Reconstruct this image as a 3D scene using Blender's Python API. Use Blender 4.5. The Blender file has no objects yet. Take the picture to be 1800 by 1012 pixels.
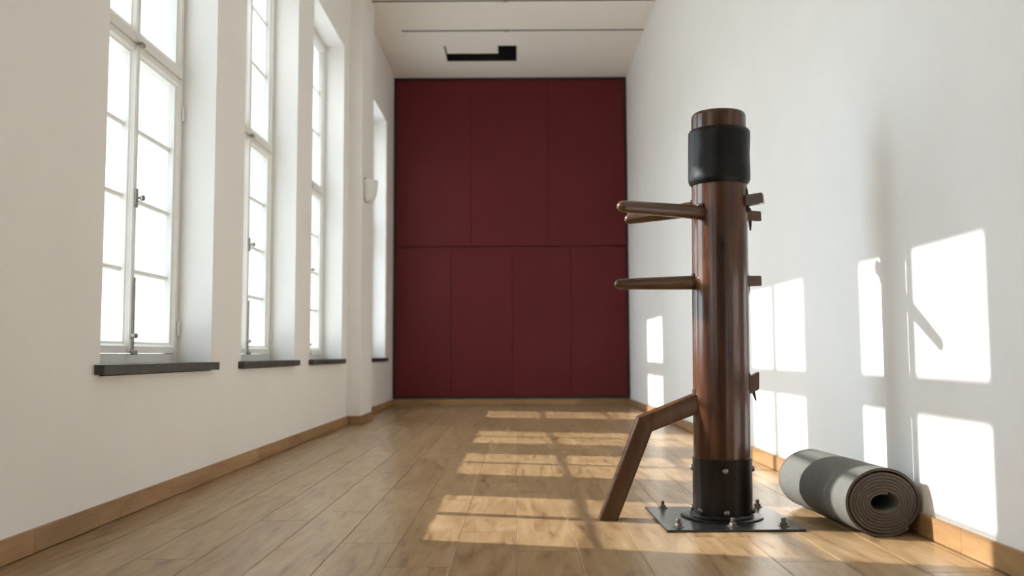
import bpy, bmesh, math, random
from mathutils import Vector, Matrix

random.seed(7)
S = bpy.context.scene
COL = S.collection

# ---------------------------------------------------------------- camera
CAM_H = 0.655
PITCH, YAW, ROLL, FPX = 0.0739, -0.0058, 0.0040, 1581.8
cam_data = bpy.data.cameras.new('camera')
cam = bpy.data.objects.new('camera', cam_data)
COL.objects.link(cam)
fwd = Vector((math.sin(YAW) * math.cos(PITCH), math.cos(YAW) * math.cos(PITCH), math.sin(PITCH)))
right = Vector((math.cos(YAW), -math.sin(YAW), 0))
up = right.cross(fwd)
r2 = math.cos(ROLL) * right - math.sin(ROLL) * up
u2 = math.sin(ROLL) * right + math.cos(ROLL) * up
m = Matrix((r2, u2, -fwd)).transposed().to_4x4()
m.translation = Vector((0, 0, CAM_H))
cam.matrix_world = m
cam_data.sensor_width = 36
cam_data.lens = 36 * FPX / 1800
cam_data.clip_end = 500
cam_data.dof.use_dof = True
cam_data.dof.focus_distance = 3.6
cam_data.dof.aperture_fstop = 2.2
S.camera = cam

# ---------------------------------------------------------------- light
world = bpy.data.worlds.new('sky')
S.world = world
world.use_nodes = True
bg = world.node_tree.nodes['Background']
bg.inputs[0].default_value = (0.75, 0.89, 1.0, 1)
bg.inputs[1].default_value = 4.2
sun_data = bpy.data.lights.new('sun', 'SUN')
sun_data.energy = 3.9
sun_data.angle = 0.0095
sun_data.color = (1.0, 0.965, 0.935)
sun = bpy.data.objects.new('sun', sun_data)
COL.objects.link(sun)
SUN_DIR = Vector((1.0, -0.25, -0.50))
sun.rotation_euler = SUN_DIR.to_track_quat('-Z', 'Y').to_euler()
sun.location = (-8, 6, 6)

S.view_settings.view_transform = 'Standard'
S.view_settings.look = 'None'
S.view_settings.gamma = 1
S.view_settings.use_curve_mapping = False
S.view_settings.exposure = 1.2
try:
    S.cycles.use_denoising = True
    S.cycles.max_bounces = 14
    S.cycles.diffuse_bounces = 8
    S.cycles.transparent_max_bounces = 16
    S.cycles.caustics_reflective = False
    S.cycles.caustics_refractive = False
except Exception:
    pass

# ---------------------------------------------------------------- materials
def new_mat(name):
    mt = bpy.data.materials.new(name)
    mt.use_nodes = True
    nt = mt.node_tree
    return mt, nt, nt.nodes['Principled BSDF']


def N(nt, kind, **kw):
    n = nt.nodes.new(kind)
    for k, v in kw.items():
        setattr(n, k, v)
    return n


def ramp(nt, stops):
    n = nt.nodes.new('ShaderNodeValToRGB')
    e = n.color_ramp.elements
    e[0].position, e[0].color = stops[0][0], (*stops[0][1], 1)
    e[1].position, e[1].color = stops[-1][0], (*stops[-1][1], 1)
    for pos, c in stops[1:-1]:
        k = e.new(pos)
        k.color = (*c, 1)
    return n


def simple(name, col, rough=0.5, metal=0.0, noise=0.0, scale=30, bump=0.0, bscale=200, spec=0.5):
    mt, nt, p = new_mat(name)
    p.inputs['Base Color'].default_value = (*col, 1)
    p.inputs['Roughness'].default_value = rough
    p.inputs['Metallic'].default_value = metal
    p.inputs['Specular IOR Level'].default_value = spec
    tc = N(nt, 'ShaderNodeTexCoord')
    if noise:
        nz = N(nt, 'ShaderNodeTexNoise')
        nz.inputs['Scale'].default_value = scale
        nz.inputs['Detail'].default_value = 6
        nt.links.new(tc.outputs['Object'], nz.inputs['Vector'])
        rp = ramp(nt, [(0.3, [c * (1 - noise) for c in col]), (0.7, [min(1, c * (1 + noise)) for c in col])])
        nt.links.new(nz.outputs['Fac'], rp.inputs['Fac'])
        nt.links.new(rp.outputs['Color'], p.inputs['Base Color'])
    if bump:
        nb = N(nt, 'ShaderNodeTexNoise')
        nb.inputs['Scale'].default_value = bscale
        nb.inputs['Detail'].default_value = 4
        nt.links.new(tc.outputs['Object'], nb.inputs['Vector'])
        b = N(nt, 'ShaderNodeBump')
        b.inputs['Strength'].default_value = bump
        b.inputs['Distance'].default_value = 0.004
        nt.links.new(nb.outputs['Fac'], b.inputs['Height'])
        nt.links.new(b.outputs['Normal'], p.inputs['Normal'])
    return mt


def wood(name, stops, axis, stretch, scale, rough, coat=0.0, jitter=0.25, bump=0.05, figure=2.2):
    """grain running along axis; every piece gets its own offset and tone from its object random"""
    mt, nt, p = new_mat(name)
    tc = N(nt, 'ShaderNodeTexCoord')
    oi = N(nt, 'ShaderNodeObjectInfo')
    off = N(nt, 'ShaderNodeVectorMath', operation='SCALE')
    comb = N(nt, 'ShaderNodeCombineXYZ')
    for i in range(3):
        nt.links.new(oi.outputs['Random'], comb.inputs[i])
    nt.links.new(comb.outputs[0], off.inputs[0])
    off.inputs['Scale'].default_value = 37.0
    add = N(nt, 'ShaderNodeVectorMath', operation='ADD')
    nt.links.new(tc.outputs['Object'], add.inputs[0])
    nt.links.new(off.outputs[0], add.inputs[1])
    mp = N(nt, 'ShaderNodeMapping')
    sc = [1.0, 1.0, 1.0]
    sc[axis] = stretch
    mp.inputs['Scale'].default_value = sc
    nt.links.new(add.outputs[0], mp.inputs['Vector'])
    big = N(nt, 'ShaderNodeTexNoise')
    big.inputs['Scale'].default_value = scale * 0.32
    big.inputs['Detail'].default_value = 3
    big.inputs['Distortion'].default_value = figure
    nt.links.new(mp.outputs[0], big.inputs['Vector'])
    fine = N(nt, 'ShaderNodeTexNoise')
    fine.inputs['Scale'].default_value = scale
    fine.inputs['Detail'].default_value = 8
    fine.inputs['Roughness'].default_value = 0.65
    fine.inputs['Distortion'].default_value = 0.6
    nt.links.new(mp.outputs[0], fine.inputs['Vector'])
    mx = N(nt, 'ShaderNodeMix', data_type='FLOAT')
    mx.inputs['Factor'].default_value = 0.5
    nt.links.new(big.outputs['Fac'], mx.inputs['A'])
    nt.links.new(fine.outputs['Fac'], mx.inputs['B'])
    rp = ramp(nt, stops)
    nt.links.new(mx.outputs['Result'], rp.inputs['Fac'])
    hsv = N(nt, 'ShaderNodeHueSaturation')
    mr = N(nt, 'ShaderNodeMapRange')
    mr.inputs['To Min'].default_value = 1 - jitter
    mr.inputs['To Max'].default_value = 1 + jitter * 0.6
    nt.links.new(oi.outputs['Random'], mr.inputs['Value'])
    nt.links.new(mr.outputs[0], hsv.inputs['Value'])
    nt.links.new(rp.outputs['Color'], hsv.inputs['Color'])
    nt.links.new(hsv.outputs['Color'], p.inputs['Base Color'])
    p.inputs['Roughness'].default_value = rough
    p.inputs['Coat Weight'].default_value = coat
    p.inputs['Coat Roughness'].default_value = 0.18
    if bump:
        b = N(nt, 'ShaderNodeBump')
        b.inputs['Strength'].default_value = bump
        b.inputs['Distance'].default_value = 0.002
        nt.links.new(fine.outputs['Fac'], b.inputs['Height'])
        nt.links.new(b.outputs['Normal'], p.inputs['Normal'])
    return mt


def glass_mat():
    mt = bpy.data.materials.new('clear_glass')
    mt.use_nodes = True
    nt = mt.node_tree
    nt.nodes.clear()
    out = N(nt, 'ShaderNodeOutputMaterial')
    tr = N(nt, 'ShaderNodeBsdfTransparent')
    tr.inputs[0].default_value = (0.955, 0.96, 0.96, 1)
    gl = N(nt, 'ShaderNodeBsdfGlossy')
    gl.inputs['Roughness'].default_value = 0.02
    lw = N(nt, 'ShaderNodeLayerWeight')
    pw = N(nt, 'ShaderNodeMath', operation='POWER')
    pw.inputs[1].default_value = 5.0
    nt.links.new(lw.outputs['Facing'], pw.inputs[0])
    fr = N(nt, 'ShaderNodeMath', operation='MULTIPLY_ADD')
    fr.inputs[1].default_value = 0.9
    fr.inputs[2].default_value = 0.025
    nt.links.new(pw.outputs[0], fr.inputs[0])
    mx = N(nt, 'ShaderNodeMixShader')
    nt.links.new(fr.outputs[0], mx.inputs[0])
    nt.links.new(tr.outputs[0], mx.inputs[1])
    nt.links.new(gl.outputs[0], mx.inputs[2])
    nt.links.new(mx.outputs[0], out.inputs[0])
    return mt


def frosted_mat():
    mt = bpy.data.materials.new('sun_stop_frosted_glass')
    mt.use_nodes = True
    nt = mt.node_tree
    nt.nodes.clear()
    out = N(nt, 'ShaderNodeOutputMaterial')
    tr = N(nt, 'ShaderNodeBsdfTranslucent')
    tr.inputs[0].default_value = (0.70, 0.71, 0.71, 1)
    gl = N(nt, 'ShaderNodeBsdfGlossy')
    gl.inputs['Roughness'].default_value = 0.3
    mx = N(nt, 'ShaderNodeMixShader')
    mx.inputs[0].default_value = 0.06
    nt.links.new(tr.outputs[0], mx.inputs[1])
    nt.links.new(gl.outputs[0], mx.inputs[2])
    nt.links.new(mx.outputs[0], out.inputs[0])
    return mt


M = {}
M['plaster'] = simple('plaster', (0.87, 0.855, 0.83), 0.75, noise=0.012, scale=3.0, bump=0.12, bscale=60, spec=0.3)
M['ceiling'] = simple('ceiling_paint', (0.88, 0.845, 0.78), 0.85, noise=0.015, scale=2.0, spec=0.2)
M['frame'] = simple('window_paint', (0.78, 0.77, 0.73), 0.45, noise=0.02, scale=20)
M['slate'] = simple('dark_slate', (0.040, 0.036, 0.032), 0.5, noise=0.25, scale=18, bump=0.15, bscale=90)
M['oak'] = wood('oak_laminate', [(0.34, (0.175, 0.098, 0.040)), (0.45, (0.325, 0.205, 0.098)), (0.56, (0.405, 0.268, 0.138)), (0.70, (0.50, 0.355, 0.205))],
                1, 0.13, 30.0, 0.30, coat=0.0, jitter=0.09, bump=0.03)
M['oak_board'] = wood('oak_skirting', [(0.30, (0.24, 0.125, 0.045)), (0.5, (0.37, 0.215, 0.095)), (0.75, (0.48, 0.31, 0.16))],
                      1, 0.12, 26.0, 0.42, jitter=0.16, bump=0.03)
M['oak_board_x'] = wood('oak_skirting_across', [(0.30, (0.24, 0.125, 0.045)), (0.5, (0.37, 0.215, 0.095)), (0.75, (0.48, 0.31, 0.16))],
                        0, 0.12, 26.0, 0.42, jitter=0.16, bump=0.03)
M['subfloor'] = simple('dark_subfloor', (0.05, 0.03, 0.015), 0.9)  # dark brown base under the planks
M['red'] = simple('red_panel', (0.125, 0.014, 0.018), 0.50, noise=0.06, scale=1.6, bump=0.06, bscale=260, spec=0.25)
M['darkframe'] = simple('dark_edging', (0.018, 0.013, 0.010), 0.6)
M['dummywood'] = wood('lacquered_teak', [(0.30, (0.012, 0.004, 0.002)), (0.45, (0.042, 0.014, 0.006)), (0.56, (0.085, 0.031, 0.012)), (0.72, (0.19, 0.085, 0.026))],
                      2, 0.085, 24.0, 0.20, coat=0.0, jitter=0.0, bump=0.03, figure=1.8)
M['armwood'] = wood('lacquered_limb_wood', [(0.28, (0.035, 0.014, 0.006)), (0.5, (0.085, 0.036, 0.016)), (0.8, (0.16, 0.078, 0.032))],
                    2, 0.08, 40.0, 0.24, coat=0.0, jitter=0.06, bump=0.03, figure=0.8)
M['rubber'] = simple('black_leather', (0.007, 0.006, 0.005), 0.40, noise=0.3, scale=9, bump=0.5, bscale=26, spec=0.22)
M['steel'] = simple('black_steel', (0.007, 0.006, 0.005), 0.28, metal=0.0, noise=0.35, scale=14, bump=0.05, bscale=60, spec=0.3)
M['plate'] = simple('plate_steel', (0.018, 0.018, 0.017), 0.24, metal=0.0, noise=0.35, scale=9, bump=0.06, bscale=40)
M['bolt'] = simple('dull_bolt_steel', (0.20, 0.18, 0.16), 0.36, metal=0.85, noise=0.2, scale=60)
M['darkpeg'] = simple('ebony_pin', (0.010, 0.008, 0.012), 0.5)
M['hole_shade'] = simple('mortise_shade_black', (0.006, 0.004, 0.003), 0.9)
M['mat'] = simple('grey_foam_skin', (0.150, 0.147, 0.130), 0.80, noise=0.07, scale=60, bump=0.2, bscale=420, spec=0.25)
M['matedge'] = simple('shaded_foam_edge', (0.075, 0.060, 0.046), 0.85, noise=0.1, scale=90, bump=0.2, bscale=500, spec=0.2)  # brownish foam, with the end face's shade darkened into the colour
M['recess'] = simple('dark_recess', (0.008, 0.008, 0.008), 0.9)
M['metalgrey'] = simple('grey_ironmongery', (0.26, 0.24, 0.215), 0.4, metal=0.6, noise=0.2, scale=80)
M['render'] = simple('grey_render', (0.30, 0.30, 0.30), 0.9, noise=0.12, scale=0.8)
M['glass'] = glass_mat()
M['frosted'] = frosted_mat()
M['ground'] = simple('pale_paving', (0.42, 0.405, 0.375), 0.9, noise=0.1, scale=0.6)


# ---------------------------------------------------------------- helpers
def link(name, mesh, mat=None, parent=None, loc=None, rot=None, smooth=False):
    o = bpy.data.objects.new(name, mesh)
    COL.objects.link(o)
    if mat is not None and not mesh.materials:
        mesh.materials.append(M[mat] if isinstance(mat, str) else mat)
    if parent:
        o.parent = parent
    if loc is not None:
        o.location = loc
    if rot is not None:
        o.rotation_euler = rot
    if smooth:
        for p in mesh.polygons:
            p.use_smooth = True
    return o


def bm_mesh(bm, name):
    bmesh.ops.recalc_face_normals(bm, faces=bm.faces[:])
    me = bpy.data.meshes.new(name)
    bm.to_mesh(me)
    bm.free()
    return me


def add_box(bm, lo, hi):
    lo, hi = Vector(lo), Vector(hi)
    vs = [bm.verts.new((x, y, z)) for z in (lo.z, hi.z) for y in (lo.y, hi.y) for x in (lo.x, hi.x)]
    for f in ((0, 1, 3, 2), (4, 6, 7, 5), (0, 4, 5, 1), (2, 3, 7, 6), (0, 2, 6, 4), (1, 5, 7, 3)):
        bm.faces.new([vs[i] for i in f])
    return vs


def box_mesh(lo, hi, bevel=0.0, seg=1):
    bm = bmesh.new()
    add_box(bm, lo, hi)
    if bevel:
        bmesh.ops.bevel(bm, geom=bm.edges[:], offset=bevel, segments=seg, affect='EDGES', profile=0.5)
    return bm_mesh(bm, 'box')


def boxes(name, lst, mat, parent=None, bevel=0.0):
    bm = bmesh.new()
    for lo, hi in lst:
        add_box(bm, lo, hi)
    if bevel:
        bmesh.ops.bevel(bm, geom=bm.edges[:], offset=bevel, segments=1, affect='EDGES')
    return link(name, bm_mesh(bm, name), mat, parent)


def box(name, lo, hi, mat, parent=None, bevel=0.0, seg=1):
    """a box whose origin sits at its own centre"""
    lo, hi = Vector(lo), Vector(hi)
    c = (lo + hi) / 2
    return link(name, box_mesh(lo - c, hi - c, bevel, seg), mat, parent, loc=c)


def lathe_mesh(profile, n=32, cap=True):
    """profile: list of (radius, z)"""
    bm = bmesh.new()
    rings = []
    for r, z in profile:
        if r < 1e-6:
            rings.append([bm.verts.new((0, 0, z))])
        else:
            rings.append([bm.verts.new((r * math.cos(2 * math.pi * i / n), r * math.sin(2 * math.pi * i / n), z)) for i in range(n)])
    for a, b in zip(rings, rings[1:]):
        for i in range(n):
            j = (i + 1) % n
            if len(a) == 1 and len(b) == 1:
                continue
            if len(a) == 1:
                bm.faces.new((a[0], b[i], b[j]))
            elif len(b) == 1:
                bm.faces.new((a[i], a[j], b[0]))
            else:
                bm.faces.new((a[i], a[j], b[j], b[i]))
    if cap:
        for r in (rings[0], rings[-1]):
            if len(r) > 2:
                bm.faces.new(r)
    return bm_mesh(bm, 'lathe')


def shade(o, angle=0.7):
    me = o.data
    for p in me.polygons:
        p.use_smooth = True
    try:
        me.set_sharp_from_angle(angle=angle)
    except Exception:
        pass
    return o


def empty(name, loc=(0, 0, 0), parent=None):
    o = bpy.data.objects.new(name, None)
    COL.objects.link(o)
    o.location = loc
    o.empty_display_size = 0.1
    if parent:
        o.parent = parent
    return o


def structure(o, label=None, category=None):
    o['kind'] = 'structure'
    if label:
        o['label'] = label
    if category:
        o['category'] = category
    return o


def tag(o, label, category, group=None):
    o['label'] = label
    o['category'] = category
    if group:
        o['group'] = group
    return o


def pix(px, py, Y):
    """point at depth Y on the sight line through a place measured on the 1800 x 1012 photograph"""
    d = fwd + (px - 900) / FPX * r2 - (py - 506) / FPX * u2
    return Vector((0, 0, CAM_H)) + d * (Y / d.y)


# ---------------------------------------------------------------- room shell
XL, XR, ZC, YE, YB = -1.6238, 1.4585, 4.325, 11.724, -5.0
OUT = -2.30
WIN = [(3.50, 4.77), (5.285, 6.555), (7.05, 8.32), (9.785, 11.055), (0.765, 2.035), (-0.98, 0.29)]
SILL_Z, HEAD_Z = 0.622, 3.565
PIL0, PIL1, PILX = 8.59, 9.26, -1.497

edges = sorted(WIN)
lst = [((OUT, YB, -0.3), (XL, YE + 0.3, SILL_Z - 0.045)), ((OUT, YB, HEAD_Z), (XL, YE + 0.3, ZC + 0.2))]
prev = YB
for a, b in edges:
    lst.append(((OUT, prev, SILL_Z - 0.045), (XL, a, HEAD_Z)))
    prev = b
lst.append(((OUT, prev, SILL_Z - 0.045), (XL, YE + 0.3, HEAD_Z)))
wl = boxes('wall_left', lst, 'plaster')
structure(wl, 'white plastered window wall with deep reveals', 'wall')
pil = box('pilaster', (XL - 0.01, PIL0, 0), (PILX, PIL1, ZC), 'plaster', wl)

wr = boxes('wall_right', [((XR, YB, -0.3), (XR + 0.25, YE + 0.3, ZC + 0.2))], 'plaster')
structure(wr, 'plain white plastered long wall with sun patches', 'wall')
we = boxes('wall_end', [((XL, YE + 0.06, -0.3), (XR, YE + 0.3, ZC + 0.2))], 'plaster')
structure(we, 'white end wall behind the red panelling', 'wall')
wb = boxes('wall_back', [((XL, YB - 0.25, -0.3), (XR, YB, ZC + 0.2))], 'plaster')
structure(wb, 'white wall behind the viewer', 'wall')

HX0, HX1, HY0, HY1 = -0.862, 0.005, 10.48, 11.035
ce = boxes('ceiling', [((XL, YB, ZC), (HX0, YE + 0.3, ZC + 0.12)), ((HX1, YB, ZC), (XR, YE + 0.3, ZC + 0.12)),
                       ((HX0, YB, ZC), (HX1, HY0, ZC + 0.12)), ((HX0, HY1, ZC), (HX1, YE + 0.3, ZC + 0.12))], 'ceiling')
structure(ce, 'plain off-white ceiling with an open hatch', 'ceiling')
boxes('hatch_recess', [((HX0 - 0.02, HY0 - 0.02, ZC + 0.5), (HX1 + 0.02, HY1 + 0.02, ZC + 0.53)),
                       ((HX0 - 0.03, HY0 - 0.02, ZC + 0.006), (HX0 - 0.0005, HY1 + 0.02, ZC + 0.53)), ((HX1 + 0.0005, HY0 - 0.02, ZC + 0.006), (HX1 + 0.03, HY1 + 0.02, ZC + 0.53)),
                       ((HX0 - 0.02, HY0 - 0.03, ZC + 0.006), (HX1 + 0.02, HY0 - 0.0005, ZC + 0.53)), ((HX0 - 0.02, HY1 + 0.0005, ZC + 0.006), (HX1 + 0.02, HY1 + 0.03, ZC + 0.53))], 'recess', ce)
# black lining of the hatch edge
boxes('hatch_lining', [((HX0, HY1 - 0.006, ZC - 0.002), (HX1, HY1, ZC + 0.13)), ((HX1 - 0.006, HY0, ZC - 0.002), (HX1, HY1, ZC + 0.13)),
                       ((HX0, HY0, ZC - 0.002), (HX0 + 0.006, HY1, ZC + 0.13))], 'recess', ce)
hp = box('ceiling_panel', (HX0 + 0.018, HY0 + 0.002, ZC - 0.001), (-0.219, 10.755, ZC + 0.02), 'ceiling', None, 0.002)
tag(hp, 'off-white board half covering the dark ceiling hatch', 'panel')
# ground outside the windows
gr = boxes('ground', [((-60, -60, -1.25), (OUT - 0.02, 80, -1.2))], 'ground')
structure(gr, 'pale paved ground outside the windows', 'ground')

# unseen wing block, added to keep sky light off the window reveals
wing = boxes('added_shade_wing', [((-40, -15, -1.2), (OUT - 0.02, -2.6, 14.0))], 'render')
structure(wing, 'tall unseen wing block added outside to shade the window reveals', 'building')

# ---------------------------------------------------------------- floor planks
fl = boxes('floor', [((XL - 0.02, YB - 0.05, -0.06), (XR + 0.02, YE + 0.1, -0.0105))], 'subfloor')
structure(fl, 'oak plank floor running the length of the room', 'floor')


def plank_mesh(w, l, t=0.010, c=0.0016):
    bm = bmesh.new()
    x, y = w / 2 - 0.0005, l / 2 - 0.0005
    rows = [[bm.verts.new(p) for p in ((-a, -b, z), (a, -b, z), (a, b, z), (-a, b, z))]
            for a, b, z in ((x, y, -t), (x, y, -c), (x - c, y - c, 0))]
    for A, B in zip(rows, rows[1:]):
        for i in range(4):
            j = (i + 1) % 4
            bm.faces.new((A[i], A[j], B[j], B[i]))
    bm.faces.new(rows[2])
    me = bm_mesh(bm, 'plank')
    me.materials.append(M['oak'])
    return me


PW, PL, PX = 0.2053, 1.285, -0.0056
full = plank_mesh(PW, PL)
row_offsets = [0.18, 0.93, 0.42, 1.10, 0.02, 0.66, 0.30, 0.85, 0.52, 1.20, 0.12, 0.75, 0.36, 1.02, 0.22, 0.90, 0.60]
k = -8
ri = 0
while PX + k * PW < XR:
    x0, x1 = max(PX + k * PW, XL), min(PX + (k + 1) * PW, XR)
    if x1 - x0 > 0.01:
        y = -2.6 + row_offsets[ri % len(row_offsets)] - PL
        while y < YE:
            y0, y1 = max(y, -1.9), min(y + PL, YE + 0.05)
            if y1 - y0 > 0.02:
                me = full if (abs(x1 - x0 - PW) < 1e-4 and abs(y1 - y0 - PL) < 1e-4) else plank_mesh(x1 - x0, y1 - y0)
                link('plank', me, None, fl, loc=((x0 + x1) / 2, (y0 + y1) / 2, 0))
            y += PL
        ri += 1
    k += 1
box('floor_end_strip', (XL, YB, -0.011), (XR, -1.9, 0), 'oak', fl)

# ---------------------------------------------------------------- baseboards
BH, BT = 0.082, 0.013


def skirting(name, label, joints, fixed, axis, mat):
    root = structure(empty(name), label, 'baseboard')
    for a, b in zip(joints, joints[1:]):
        if axis == 'y':
            lo, hi = (fixed[0], a + 0.0006, 0.0025), (fixed[1], b - 0.0006, BH)
        else:
            lo, hi = (a + 0.0006, fixed[0], 0.0025), (b - 0.0006, fixed[1], BH)
        box('board', lo, hi, mat, root, 0.0012)
    return root


jl = [-1.9, -1.2, -0.5, 0.2, 0.9, 1.65, 2.36, 3.04, 3.69, 4.23, 4.92, 5.65, 6.4, 7.15, 7.9, PIL0]
bl = skirting('baseboard_left', 'oak skirting below the windows', jl, (XL, XL + BT), 'y', 'oak_board')
box('board', (XL + BT, PIL0 - BT, 0.0005), (PILX + BT, PIL0 - 0.0004, BH), 'oak_board_x', bl, 0.0012)
box('board', (PILX + 0.0004, PIL0, 0.0005), (PILX + BT, PIL1 + BT, BH), 'oak_board', bl, 0.0012)
for a, b in ((PIL1 + BT, 10.0), (10.0, 10.75), (10.75, YE - 0.02)):
    box('board', (XL, a, 0.0005), (XL + BT, b - 0.0008, BH), 'oak_board', bl, 0.0012)
jr = [-1.9, -1.2, -0.5, 0.2, 0.9, 1.6, 2.3, 3.0, 3.7, 4.4, 5.09, 5.8, 6.5, 7.2, 7.9, 8.6, 9.3, 10.0, 10.7, YE - 0.02]
skirting('baseboard_right', 'oak skirting along the sunlit wall', jr, (XR - BT, XR), 'y', 'oak_board')
skirting('baseboard_end', 'oak skirting under the red panelling', [XL + BT, -1.0, -0.35, 0.12, 0.75, XR - BT], (YE - 0.018, YE), 'x', 'oak_board_x')

# ---------------------------------------------------------------- red panelled partition
pp = tag(empty('panelled_partition', (0, YE, 0.09)), 'dark red panelled partition filling the far end of the room', 'partition')


def pbox(name, lo, hi, mat, bev=0.0):
    o = box(name, lo, hi, mat, pp, bev)
    o.location = o.location - Vector((0, YE, 0.09))
    return o


PX0, PX1, PZ0, PZ1 = XL + 0.004, XR - 0.004, 0.092, 4.322
pbox('backing', (PX0, YE + 0.02, PZ0), (PX1, YE + 0.055, PZ1), 'darkframe')
for lo, hi in (((PX0, YE - 0.014, PZ0), (PX0 + 0.026, YE + 0.02, PZ1)), ((PX1 - 0.026, YE - 0.014, PZ0), (PX1, YE + 0.02, PZ1)),
               ((PX0, YE - 0.014, PZ0), (PX1, YE + 0.02, PZ0 + 0.024)), ((PX0, YE - 0.014, PZ1 - 0.030), (PX1, YE + 0.02, PZ1))):
    pbox('frame', lo, hi, 'darkframe')
MID = 2.068
ux = [PX0 + 0.028, -0.603, 0.411, PX1 - 0.028]
lx = [PX0 + 0.028, -0.864, -0.063, 0.693, PX1 - 0.028]
for a, b in zip(ux, ux[1:]):
    pbox('panel', (a + 0.0022, YE - 0.004, MID + 0.007), (b - 0.0022, YE + 0.019, PZ1 - 0.031), 'red', 0.002)
for a, b in zip(lx, lx[1:]):
    pbox('panel', (a + 0.0022, YE - 0.004, PZ0 + 0.026), (b - 0.0022, YE + 0.019, MID - 0.007), 'red', 0.002)

# ---------------------------------------------------------------- windows
FX = -1.800        # inner face of the joinery
GX = -1.850        # glass
GZ0, GZ1 = 0.723, 2.085
BARS_L = (1.061, 1.403, 1.745)
UZ0, UZ1 = 2.214, 3.490
BARS_U = (2.700, 3.090)
CS = 0.62, 0.62


def frame_ring(y0, y1, z0, z1, gy0, gy1, gz0, gz1, x0, x1, lip=0.012):
    """a sash: four mitred members with a stepped inner edge"""
    bm = bmesh.new()
    secs = [(x0, 0.0), (x1, 0.0), (x1, 0.60), (x1 - 0.014, 0.80), (x1 - 0.020, 1.0), (x0, 1.0)]
    loops = []
    for x, t in secs:
        a0, a1 = y0 + (gy0 - y0) * t, y1 + (gy1 - y1) * t
        b0, b1 = z0 + (gz0 - z0) * t, z1 + (gz1 - z1) * t
        loops.append([bm.verts.new(p) for p in ((x, a0, b0), (x, a1, b0), (x, a1, b1), (x, a0, b1))])
    for A, B in zip(loops, loops[1:] + loops[:1]):
        for i in range(4):
            j = (i + 1) % 4
            bm.faces.new((A[i], A[j], B[j], B[i]))
    return bm_mesh(bm, 'sash')


def capsule(name, p, r, l, mat, parent):
    me = lathe_mesh([(0, -l / 2), (r, -l / 2 + r * 0.7), (r, l / 2 - r * 0.7), (0, l / 2)], 10)
    return shade(link(name, me, mat, parent, loc=p))


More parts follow.
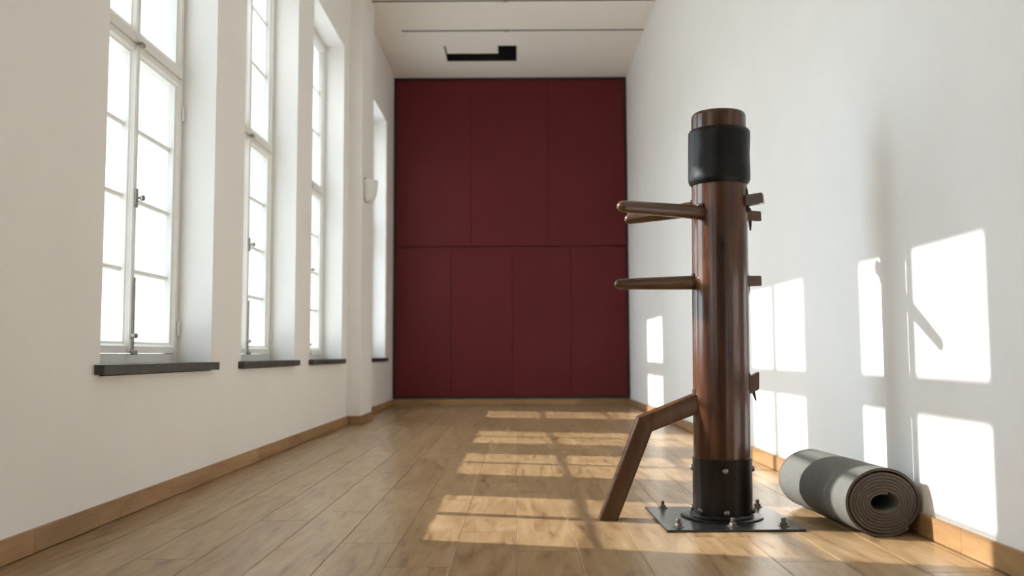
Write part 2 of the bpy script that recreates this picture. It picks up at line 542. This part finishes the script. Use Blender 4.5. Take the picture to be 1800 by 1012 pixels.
def make_window(n, y0, label):
    """everything is built relative to the near jamb of the opening"""
    W = 1.27
    root = structure(empty('window_%d' % n, (0, y0, 0)), label, 'window')
    gl0, gl1, gr0, gr1 = 0.125, 0.640, 0.698, 1.197
    # fixed outer frame, mullion behind the meeting stiles, transom
    boxes('frame', [((FX - 0.075, 0, SILL_Z - 0.02), (FX - 0.006, 0.075, HEAD_Z)), ((FX - 0.075, W - 0.040, SILL_Z - 0.02), (FX - 0.006, W, HEAD_Z)),
                    ((FX - 0.075, 0.075, SILL_Z - 0.02), (FX - 0.010, W - 0.040, SILL_Z + 0.045)), ((FX - 0.075, 0.075, HEAD_Z - 0.055), (FX - 0.006, W - 0.040, HEAD_Z))], 'frame', root, 0.002)
    box('transom', (FX - 0.072, 0.075, 2.105), (FX - 0.010, W - 0.040, 2.165), 'frame', root, 0.003)
    mid = 0.669
    for sash, (z0, z1, gz0, gz1, bars) in (('casement', (SILL_Z + 0.047, 2.124, GZ0, GZ1, BARS_L)), ('top_light', (2.138, HEAD_Z - 0.03, UZ0, UZ1, BARS_U))):
        for side in (0, 1):
            if side == 0:
                a, b, ga, gb = 0.055, mid - 0.003, gl0, gl1
            else:
                a, b, ga, gb = mid + 0.003, W - 0.020, gr0, gr1
            s = link(sash, frame_ring(a, b, z0, z1, ga, gb, gz0, gz1, FX - 0.062, FX), 'frame', root)
            for zb in bars:
                bm = bmesh.new()
                add_box(bm, (GX - 0.008, ga - 0.004, zb - 0.0115), (GX + 0.014, gb + 0.004, zb + 0.0115))
                bmesh.ops.bevel(bm, geom=[e for e in bm.edges if abs((e.verts[0].co - e.verts[1].co).y) > 0.1 and e.verts[0].co.x > GX], offset=0.008, segments=1, affect='EDGES')
                link('glazing_bar', bm_mesh(bm, 'bar'), 'frame', s)
            zs = [gz0] + list(bars) + [gz1]
            for i, (za, zb) in enumerate(zip(zs, zs[1:])):
                fro = sash == 'top_light' and i >= 1  # frosting added on the upper panes to cut off the sun beam's top
                g = box('pane', (GX - 0.002, ga - 0.003, za), (GX + 0.002, gb + 0.003, zb), 'frosted' if fro else 'glass', s)
                if fro:
                    g['label'] = 'pane with milky frosting added to stop the sun beam'
            if sash == 'casement':
                for zh in (0.80, 1.95):
                    hy = W - 0.022 if side else 0.057
                    capsule('hinge', (FX + 0.006, hy, zh), 0.008, 0.085, 'frame', s)
    # meeting cover strip down the middle
    boxes('mullion', [((FX - 0.055, mid - 0.018, SILL_Z + 0.047), (FX + 0.010, mid + 0.018, 2.12)), ((FX - 0.055, mid - 0.018, 2.142), (FX + 0.008, mid + 0.018, HEAD_Z - 0.03))], 'frame', root, 0.006)
    # ironmongery: rod bolt, latch handle, keeps
    h = link('handle', box_mesh((-0.004, -0.011, -0.045), (0.006, 0.011, 0.045), 0.003), 'metalgrey', root, loc=(FX + 0.014, mid, 1.395))
    k1 = link('knob', lathe_mesh([(0, 0), (0.007, 0.0), (0.006, 0.012), (0.013, 0.017), (0.015, 0.026), (0.010, 0.034), (0, 0.037)], 12), 'metalgrey', h, loc=(0.004, 0, 0), rot=(0, math.pi / 2, 0.2))
    shade(k1)
    link('rod', lathe_mesh([(0.0045, 0), (0.0045, 0.36)], 8), 'metalgrey', root, loc=(FX + 0.018, mid, 0.66))
    for zk in (0.672, 0.75, 2.13):
        link('keep', box_mesh((0, -0.016, -0.011), (0.022, 0.022, 0.011), 0.004), 'metalgrey', root, loc=(FX + 0.010, mid, zk))
    # dark slate sill with a slightly chipped lower edge
    bm = bmesh.new()
    add_box(bm, (FX - 0.09, -0.045, SILL_Z - 0.037), (XL + 0.040, W + 0.022, SILL_Z))
    bmesh.ops.subdivide_edges(bm, edges=[e for e in bm.edges if abs((e.verts[0].co - e.verts[1].co).y) > 0.5], cuts=30, use_grid_fill=True)
    rr = random.Random(n)
    for v in bm.verts:
        if v.co.x > XL and v.co.z < SILL_Z - 0.03:
            v.co.z -= rr.uniform(0, 0.005)
            v.co.x -= rr.uniform(0, 0.003)
    link('window_sill', bm_mesh(bm, 'sill'), 'slate', root)
    return root


WL = ['tall white casement window closest to the viewer in the photo', 'second tall white casement window along the wall', 'third tall white casement window, just before the pilaster',
      'tall window beyond the pilaster beside the red partition', 'tall white window beside the viewer, out of frame', 'tall white window behind the viewer, out of frame']
for i, (a, b) in enumerate(WIN):
    make_window(i + 1, a, WL[i])

# ---------------------------------------------------------------- wall light on the pilaster
sc = tag(empty('wall_sconce', (PILX, 8.80, 2.16)), 'small white half-bowl uplighter fixed to the pilaster', 'wall lamp')
bm = bmesh.new()
prof = [(0.050, 0.0), (0.074, 0.015), (0.094, 0.06), (0.107, 0.12), (0.113, 0.185), (0.113, 0.215), (0.104, 0.215), (0.098, 0.12), (0.06, 0.02)]
nseg = 18
rings = []
for r, z in prof:
    rings.append([bm.verts.new((r * math.sin(math.pi * i / nseg), -r * 0.95 * math.cos(math.pi * i / nseg), z)) for i in range(nseg + 1)])
for A, B in zip(rings, rings[1:]):
    for i in range(nseg):
        bm.faces.new((A[i], A[i + 1], B[i + 1], B[i]))
bm.faces.new(rings[0])
bm.faces.new(rings[-1])
shade(link('lamp_shade', bm_mesh(bm, 'bowl'), 'frame', sc, loc=(0.008, 0, 0)), 0.6)
link('back_plate', box_mesh((0, -0.075, 0.01), (0.010, 0.075, 0.235), 0.002), 'metalgrey', sc)

# ---------------------------------------------------------------- ceiling rod
for ry, segs, rlabel in ((9.96, ((-1.294, -0.135), (-0.085, 1.441)), 'thin dark rod across the ceiling just before the open hatch'),
                         (9.10, ((-1.580, -0.135), (-0.085, 1.441)), 'thin dark rod across the ceiling beside the pilaster, farther from the hatch')):
    rt = tag(empty('ceiling_rod', (0, ry, ZC)), rlabel, 'rod', 'ceiling rods')
    for a, b in segs:
        me = lathe_mesh([(0.006, a), (0.006, b)], 10)
        link('rod', me, 'darkframe', rt, loc=(0, 0, -0.0065), rot=(0, math.pi / 2, 0))
    link('bracket', box_mesh((-0.028, -0.012, -0.018), (0.028, 0.012, 0), 0.003), 'metalgrey', rt, loc=(-0.11, 0, 0))

# ---------------------------------------------------------------- wooden training dummy
CX, CY = 0.815, 3.65
LEAN = 0.0105
dm = tag(empty('wooden_dummy', (CX, CY, 0)), 'brown wooden martial arts dummy with three arms and a bent leg', 'training dummy')


def L(p):
    return Vector(p) - Vector((CX, CY, 0))


lean_rot = (0, math.atan(LEAN), 0)
post = link('post', lathe_mesh([(0.104, 0.02), (0.1125, 0.03), (0.1125, 0.35), (0.1118, 0.9), (0.1105, 1.35), (0.1095, 1.622), (0.1075, 1.632), (0.1035, 1.637), (0, 1.637)], 64), 'dummywood', dm, rot=lean_rot)
shade(post, 0.5)

# leather wrap round the head: padded, with a soft roll at its lower edge
bm = bmesh.new()
n, rows = 72, 26
rg = random.Random(4)
prof = []
for j in range(rows + 1):
    t = j / rows
    z = 1.342 + t * 0.226
    r = 0.1240 + 0.0004 * math.sin(t * 9)
    if t < 0.10:
        r -= 0.010 * (1 - t / 0.10) ** 2
    if t > 0.95:
        r -= 0.006 * ((t - 0.95) / 0.05) ** 2
    prof.append((r, z))
prof = [(0.1112, 1.350)] + prof + [(0.1105, 1.566)]
rings = []
for r, z in prof:
    ring = []
    for i in range(n):
        a = 2 * math.pi * i / n
        d = 0.0006 * math.sin(3 * a + z * 30) + 0.0005 * math.sin(5 * a - z * 47) if r > 0.115 else 0
        ring.append(bm.verts.new(((r + d) * math.cos(a), (r + d) * math.sin(a), z + 0.004 * math.sin(a + 0.6) * (1 if z < 1.4 else 0.6))))
    rings.append(ring)
for A, B in zip(rings, rings[1:]):
    for i in range(n):
        j = (i + 1) % n
        bm.faces.new((A[i], A[j], B[j], B[i]))
wrap = link('head_wrap', bm_mesh(bm, 'wrap'), 'rubber', dm, rot=lean_rot)
wrap['label'] = 'black leather padding wrapped round the top'
shade(wrap, 0.9)

# steel sleeve with an open top edge, rivets
sl = link('sleeve', lathe_mesh([(0.1165, 0.010), (0.1165, 0.236), (0.1175, 0.243), (0.1130, 0.243), (0.1130, 0.20)], 64, cap=False), 'steel', dm, rot=lean_rot)
sl['label'] = 'black steel sleeve'
shade(sl, 0.5)
rivet_me = lathe_mesh([(0.0125, 0), (0.0122, 0.004), (0.0105, 0.008), (0.006, 0.0108), (0, 0.0115)], 14)
view = math.atan2(-CY, -CX)       # angle from the post towards the camera
for z, degs in ((0.200, (6, 96, 186, 276)), (0.040, (8, 82, 135, 180, 225, 270, 314))):
    for dg in degs:
        a = view + math.radians(dg)
        d = Vector((math.cos(a), math.sin(a), 0))
        rv = link('rivet', rivet_me, 'bolt', sl, loc=(d.x * 0.1160, d.y * 0.1160, z))
        rv.rotation_euler = d.to_track_quat('Z', 'Y').to_euler()
        shade(rv, 0.9)

# base plate, weld ring, bolts
pl_c = Vector((0.800, 3.632, 0))
bp = link('base_plate', box_mesh((-0.2575, -0.2575, 0), (0.2575, 0.2575, 0.009), 0.0015), 'plate', dm, loc=L(pl_c), rot=(0, 0, math.radians(0.9)))
bp['label'] = 'black square steel plate bolted to the floor'
rc = Vector((CX - 0.002, CY + 0.004, 0)) - pl_c
ring_me = lathe_mesh([(0.112, 0.0085), (0.112, 0.030), (0.120, 0.026), (0.126, 0.017), (0.150, 0.0155), (0.158, 0.0145), (0.162, 0.0120), (0.162, 0.0085)], 56, cap=False)
rg = random.Random(9)
for v in ring_me.vertices:
    rr_ = math.hypot(v.co.x, v.co.y)
    if rr_ > 0.113:
        v.co.z += rg.uniform(-0.0006, 0.0012)
shade(link('weld_flange', ring_me, 'steel', bp, loc=rc), 0.6)


def hexa(r, z0, z1):
    return [(r, z0), (r, z1)]


bolt_bm = bmesh.new()
for prof_, n_ in (([(0.0215, 0), (0.0215, 0.0022), (0.019, 0.0030), (0, 0.0030)], 20), ([(0.0135, 0.0028), (0.0145, 0.005), (0.0145, 0.010), (0.012, 0.0125), (0, 0.0125)], 6), ([(0.0085, 0.012), (0.0085, 0.028), (0.0065, 0.0305), (0, 0.0305)], 14)):
    t_me = lathe_mesh(prof_, n_)
    bolt_bm.from_mesh(t_me)
    bpy.data.meshes.remove(t_me)
bolt_me = bm_mesh(bolt_bm, 'bolt')
for px_, py_ in ((1166, 892), (1333, 890), (1191, 925), (1287, 924), (1377, 924)):
    d = fwd + (px_ - 900) / FPX * r2 - (py_ - 506) / FPX * u2
    P = Vector((0, 0, CAM_H)) + d * ((0.009 - CAM_H) / d.z)
    q = P - pl_c
    b_ = link('bolt', bolt_me, 'bolt', bp, loc=(q.x, q.y, 0.0088), rot=(rg.uniform(-.05, .05), rg.uniform(-.05, .05), rg.uniform(0, 1)))
    shade(b_, 0.5)
b_ = link('bolt', bolt_me, 'bolt', bp, loc=(0.0, 0.205, 0.0088))


# arms: turned, tapering limbs with a square tenon that shows behind the post
def make_arm(tip, root, tail, r_tip, r_root, th=0.021, tw=0.019):
    """the axis runs from tip through the post to the tail; local Z is the axis"""
    tip, tail = Vector(tip), Vector(tail)
    axis = (tail - tip)
    length = axis.length
    rl = (Vector(root) - tip).length
    bm = bmesh.new()
    prof = [(0.0, 0.0), (r_tip * 0.45, 0.0025), (r_tip * 0.78, 0.009), (r_tip * 0.94, 0.018), (r_tip, 0.030)]
    for i in range(1, 9):
        t = i / 8
        prof.append((r_tip + (r_root - r_tip) * (t ** 0.85), 0.030 + (rl - 0.030) * t))
    prof += [(r_root * 0.93, rl + 0.008), (r_root * 0.6, rl + 0.014), (0, rl + 0.014)]
    t_me = lathe_mesh(prof, 28)
    bm.from_mesh(t_me)
    bpy.data.meshes.remove(t_me)
    b2 = bmesh.new()
    add_box(b2, (-th, -tw, rl), (th, tw, length))
    bmesh.ops.bevel(b2, geom=b2.edges[:], offset=0.003, segments=2, affect='EDGES')
    t_me = bm_mesh(b2, 't')
    bm.from_mesh(t_me)
    bpy.data.meshes.remove(t_me)
    o = link('arm', bm_mesh(bm, 'arm'), 'armwood', dm)
    z = axis.normalized()
    x = Vector((0, 0, 1))
    x = (x - z * x.dot(z)).normalized()
    y = z.cross(x)
    mt = Matrix((x, y, z)).transposed().to_4x4()
    mt.translation = L(tip)
    o.matrix_basis = mt
    shade(o, 0.7)
    return o, length


def post_x(z):
    return CX + LEAN * z


def pin(arm, dist, up_, down):
    me = lathe_mesh([(0.003, -down), (0.0065, -down * 0.6), (0.0075, 0.0), (0.0075, up_ * 0.7), (0.004, up_)], 10)
    p = link('pin', me, 'darkpeg', arm, loc=(0, 0, dist), rot=(0, math.pi / 2, 0))
    shade(p, 0.7)
    return p


A_tip, A_tail = pix(1086, 362, 3.37), pix(1333, 381, 3.76)
B_tip, B_tail = pix(1098, 386, 3.82), pix(1342, 348, 3.575)
C_tip, C_tail = pix(1080, 499.5, 3.60), pix(1336, 494, 3.68)
armA, lA = make_arm(A_tip, A_tip.lerp(A_tail, (1226 - 1086) / 247), A_tail, 0.0225, 0.0300)
armB, lB = make_arm(B_tip, B_tip.lerp(B_tail, (1217 - 1098) / 244), B_tail, 0.0225, 0.0320)
armC, lC = make_arm(C_tip, C_tip.lerp(C_tail, (1222 - 1080) / 256), C_tail, 0.0215, 0.0290)
armA['label'] = 'upper arm reaching towards the viewer'
armB['label'] = 'upper arm reaching towards the red partition'
armC['label'] = 'single middle arm'
pin(armA, lA - 0.050, 0.035, 0.060)
pin(armB, lB - 0.065, 0.060, 0.050)
pin(armC, lC - 0.052, 0.034, 0.050)
# near-black blocks paint the shade of the mortises where the limbs enter
for (tip, tail, u) in ((A_tip, A_tail, 0.57), (B_tip, B_tail, 0.515), (C_tip, C_tail, 0.56)):
    p = tip.lerp(tail, u)
    d = Vector((p.x - post_x(p.z), p.y - CY, 0)).normalized()
    c = Vector((post_x(p.z), CY, p.z)) + d * 0.1085
    o = link('mortise_shade', box_mesh((-0.0055, -0.019, -0.028), (0.0055, 0.019, 0.036), 0.001), 'hole_shade', dm, loc=L(c))
    o.rotation_euler = (0, 0, math.atan2(d.y, d.x))

# bent leg, a square bar mitred at the knee; the tenon shows behind the post
legY = CY - 0.038
pts = [(1122.5, 733), (1232, 688), (1318, 652 + 10), (1335, 653), (1335, 684), (1318, 692), (1232, 725), (1147, 758.5), (1087, 914.5), (1054, 914.5)]
poly = [L(pix(x, y, legY)) for x, y in pts]
for i in (8, 9):
    poly[i].z = 0.001
bm = bmesh.new()


def prism(bm, pl, y0, y1):
    a = [bm.verts.new((p.x, y0, p.z)) for p in pl]
    b = [bm.verts.new((p.x, y1, p.z)) for p in pl]
    k_ = len(pl)
    bm.faces.new(a)
    bm.faces.new(b[::-1])
    for i in range(k_):
        j = (i + 1) % k_
        bm.faces.new((a[i], b[i], b[j], a[j]))


y0, y1 = legY - CY, legY - CY + 0.076
lower = [poly[0], poly[7], poly[8], poly[9]]
upper = [poly[0], poly[1], poly[6], poly[7]]


def leg_piece(name, pl, parent, bev=0.010):
    b_ = bmesh.new()
    prism(b_, pl, y0, y1)
    bmesh.ops.recalc_face_normals(b_, faces=b_.faces[:])
    # round the long edges only
    cut = {tuple(sorted((0, len(pl) - 1)))}
    es = [e for e in b_.edges if abs(e.verts[0].co.y - e.verts[1].co.y) < 1e-5 and (e.verts[0].co - e.verts[1].co).length > 0.1]
    bmesh.ops.bevel(b_, geom=es, offset=bev, segments=3, affect='EDGES', profile=0.5)
    o = link(name, bm_mesh(b_, name), 'armwood', parent)
    return shade(o, 0.5)


leg = empty('leg', (0, 0, 0), dm)
leg['label'] = 'bent leg of square bar resting on the floor'
leg_piece('upper_leg', upper, leg)
leg_piece('shin', lower, leg)
bm = bmesh.new()
tn = [L(pix(x, y, legY + 0.019)) for x, y in ((1300, 672), (1335, 653), (1335, 684), (1300, 702))]
prism(bm, tn, y0 + 0.019, y1 - 0.019)
bmesh.ops.bevel(bm, geom=bm.edges[:], offset=0.003, segments=2, affect='EDGES')
shade(link('tenon', bm_mesh(bm, 'tenon'), 'armwood', leg), 0.6)
tp = pix(1320, 672, CY)
shade(link('pin', lathe_mesh([(0.003, -0.075), (0.0065, -0.04), (0.0075, 0.0), (0.0075, 0.035), (0.004, 0.045)], 10), 'darkpeg', leg, loc=L(tp), rot=(0, -0.25, 0)), 0.7)
c = pix(1220, 696, CY)
o = link('mortise_shade', box_mesh((-0.006, -0.026, -0.04), (0.006, 0.026, 0.026), 0.001), 'hole_shade', dm, loc=L((post_x(c.z) - 0.1055, CY, c.z)))  # near-black block painting the shaded opening at the leg

# ---------------------------------------------------------------- rolled mat
def make_mat():
    turns, pitch, th = 7.67, 0.0113, 0.0092
    r_in, ex = 0.028, 0.018
    per = 56
    tot = int(turns * per)
    HL = 0.325
    start = math.radians(72)
    inner, outer = [], []
    zc = 0.1225

    def pt(r, a):
        x = (r + ex) * math.cos(a)
        z = r * math.sin(a)
        if z < 0:
            z *= 0.985
        return x, z

    for i in range(tot + 1):
        a = start + 2 * math.pi * i / per
        r = r_in + pitch * i / per
        last = max(0.0, (i - (tot - per * 1.05)) / (per * 1.05))
        loose = 0.0055 * math.sin(math.pi * min(1, last)) if last > 0 else 0
        inner.append(pt(r + loose, a))
        outer.append(pt(r + th + loose, a))
    # the last quarter turn lies flat on the floor towards the wall
    bm = bmesh.new()
    rows_ = []
    for (xi, zi), (xo, zo) in zip(inner, outer):
        zi, zo = max(zi, -zc + th), max(zo, -zc + 0.0005)
        rows_.append([bm.verts.new(p) for p in ((xi, -HL, zi), (xo, -HL, zo), (xo, HL, zo), (xi, HL, zi))])
    for A, B in zip(rows_, rows_[1:]):
        for k_ in range(4):
            j = (k_ + 1) % 4
            f = bm.faces.new((A[k_], A[j], B[j], B[k_]))
            f.material_index = 1 if k_ in (0, 2) else 0
            f.smooth = True
    bm.faces.new(rows_[0]).material_index = 1
    bm.faces.new(rows_[-1][::-1]).material_index = 1
    bmesh.ops.recalc_face_normals(bm, faces=bm.faces[:])
    # a crisp corner between skin and cut edge
    for e in bm.edges:
        if len(e.link_faces) == 2 and e.link_faces[0].material_index != e.link_faces[1].material_index:
            e.smooth = False
    me = bpy.data.meshes.new('mat')
    bm.to_mesh(me)
    bm.free()
    me.materials.append(M['mat'])
    me.materials.append(M['matedge'])
    return me, zc


mat_me, mzc = make_mat()
mt_o = link('rolled_mat', mat_me, None, None, loc=(1.284, 3.600, mzc), rot=(0, 0, math.radians(4.5)))
tag(mt_o, 'grey foam exercise mat rolled up on the floor against the wall', 'exercise mat')
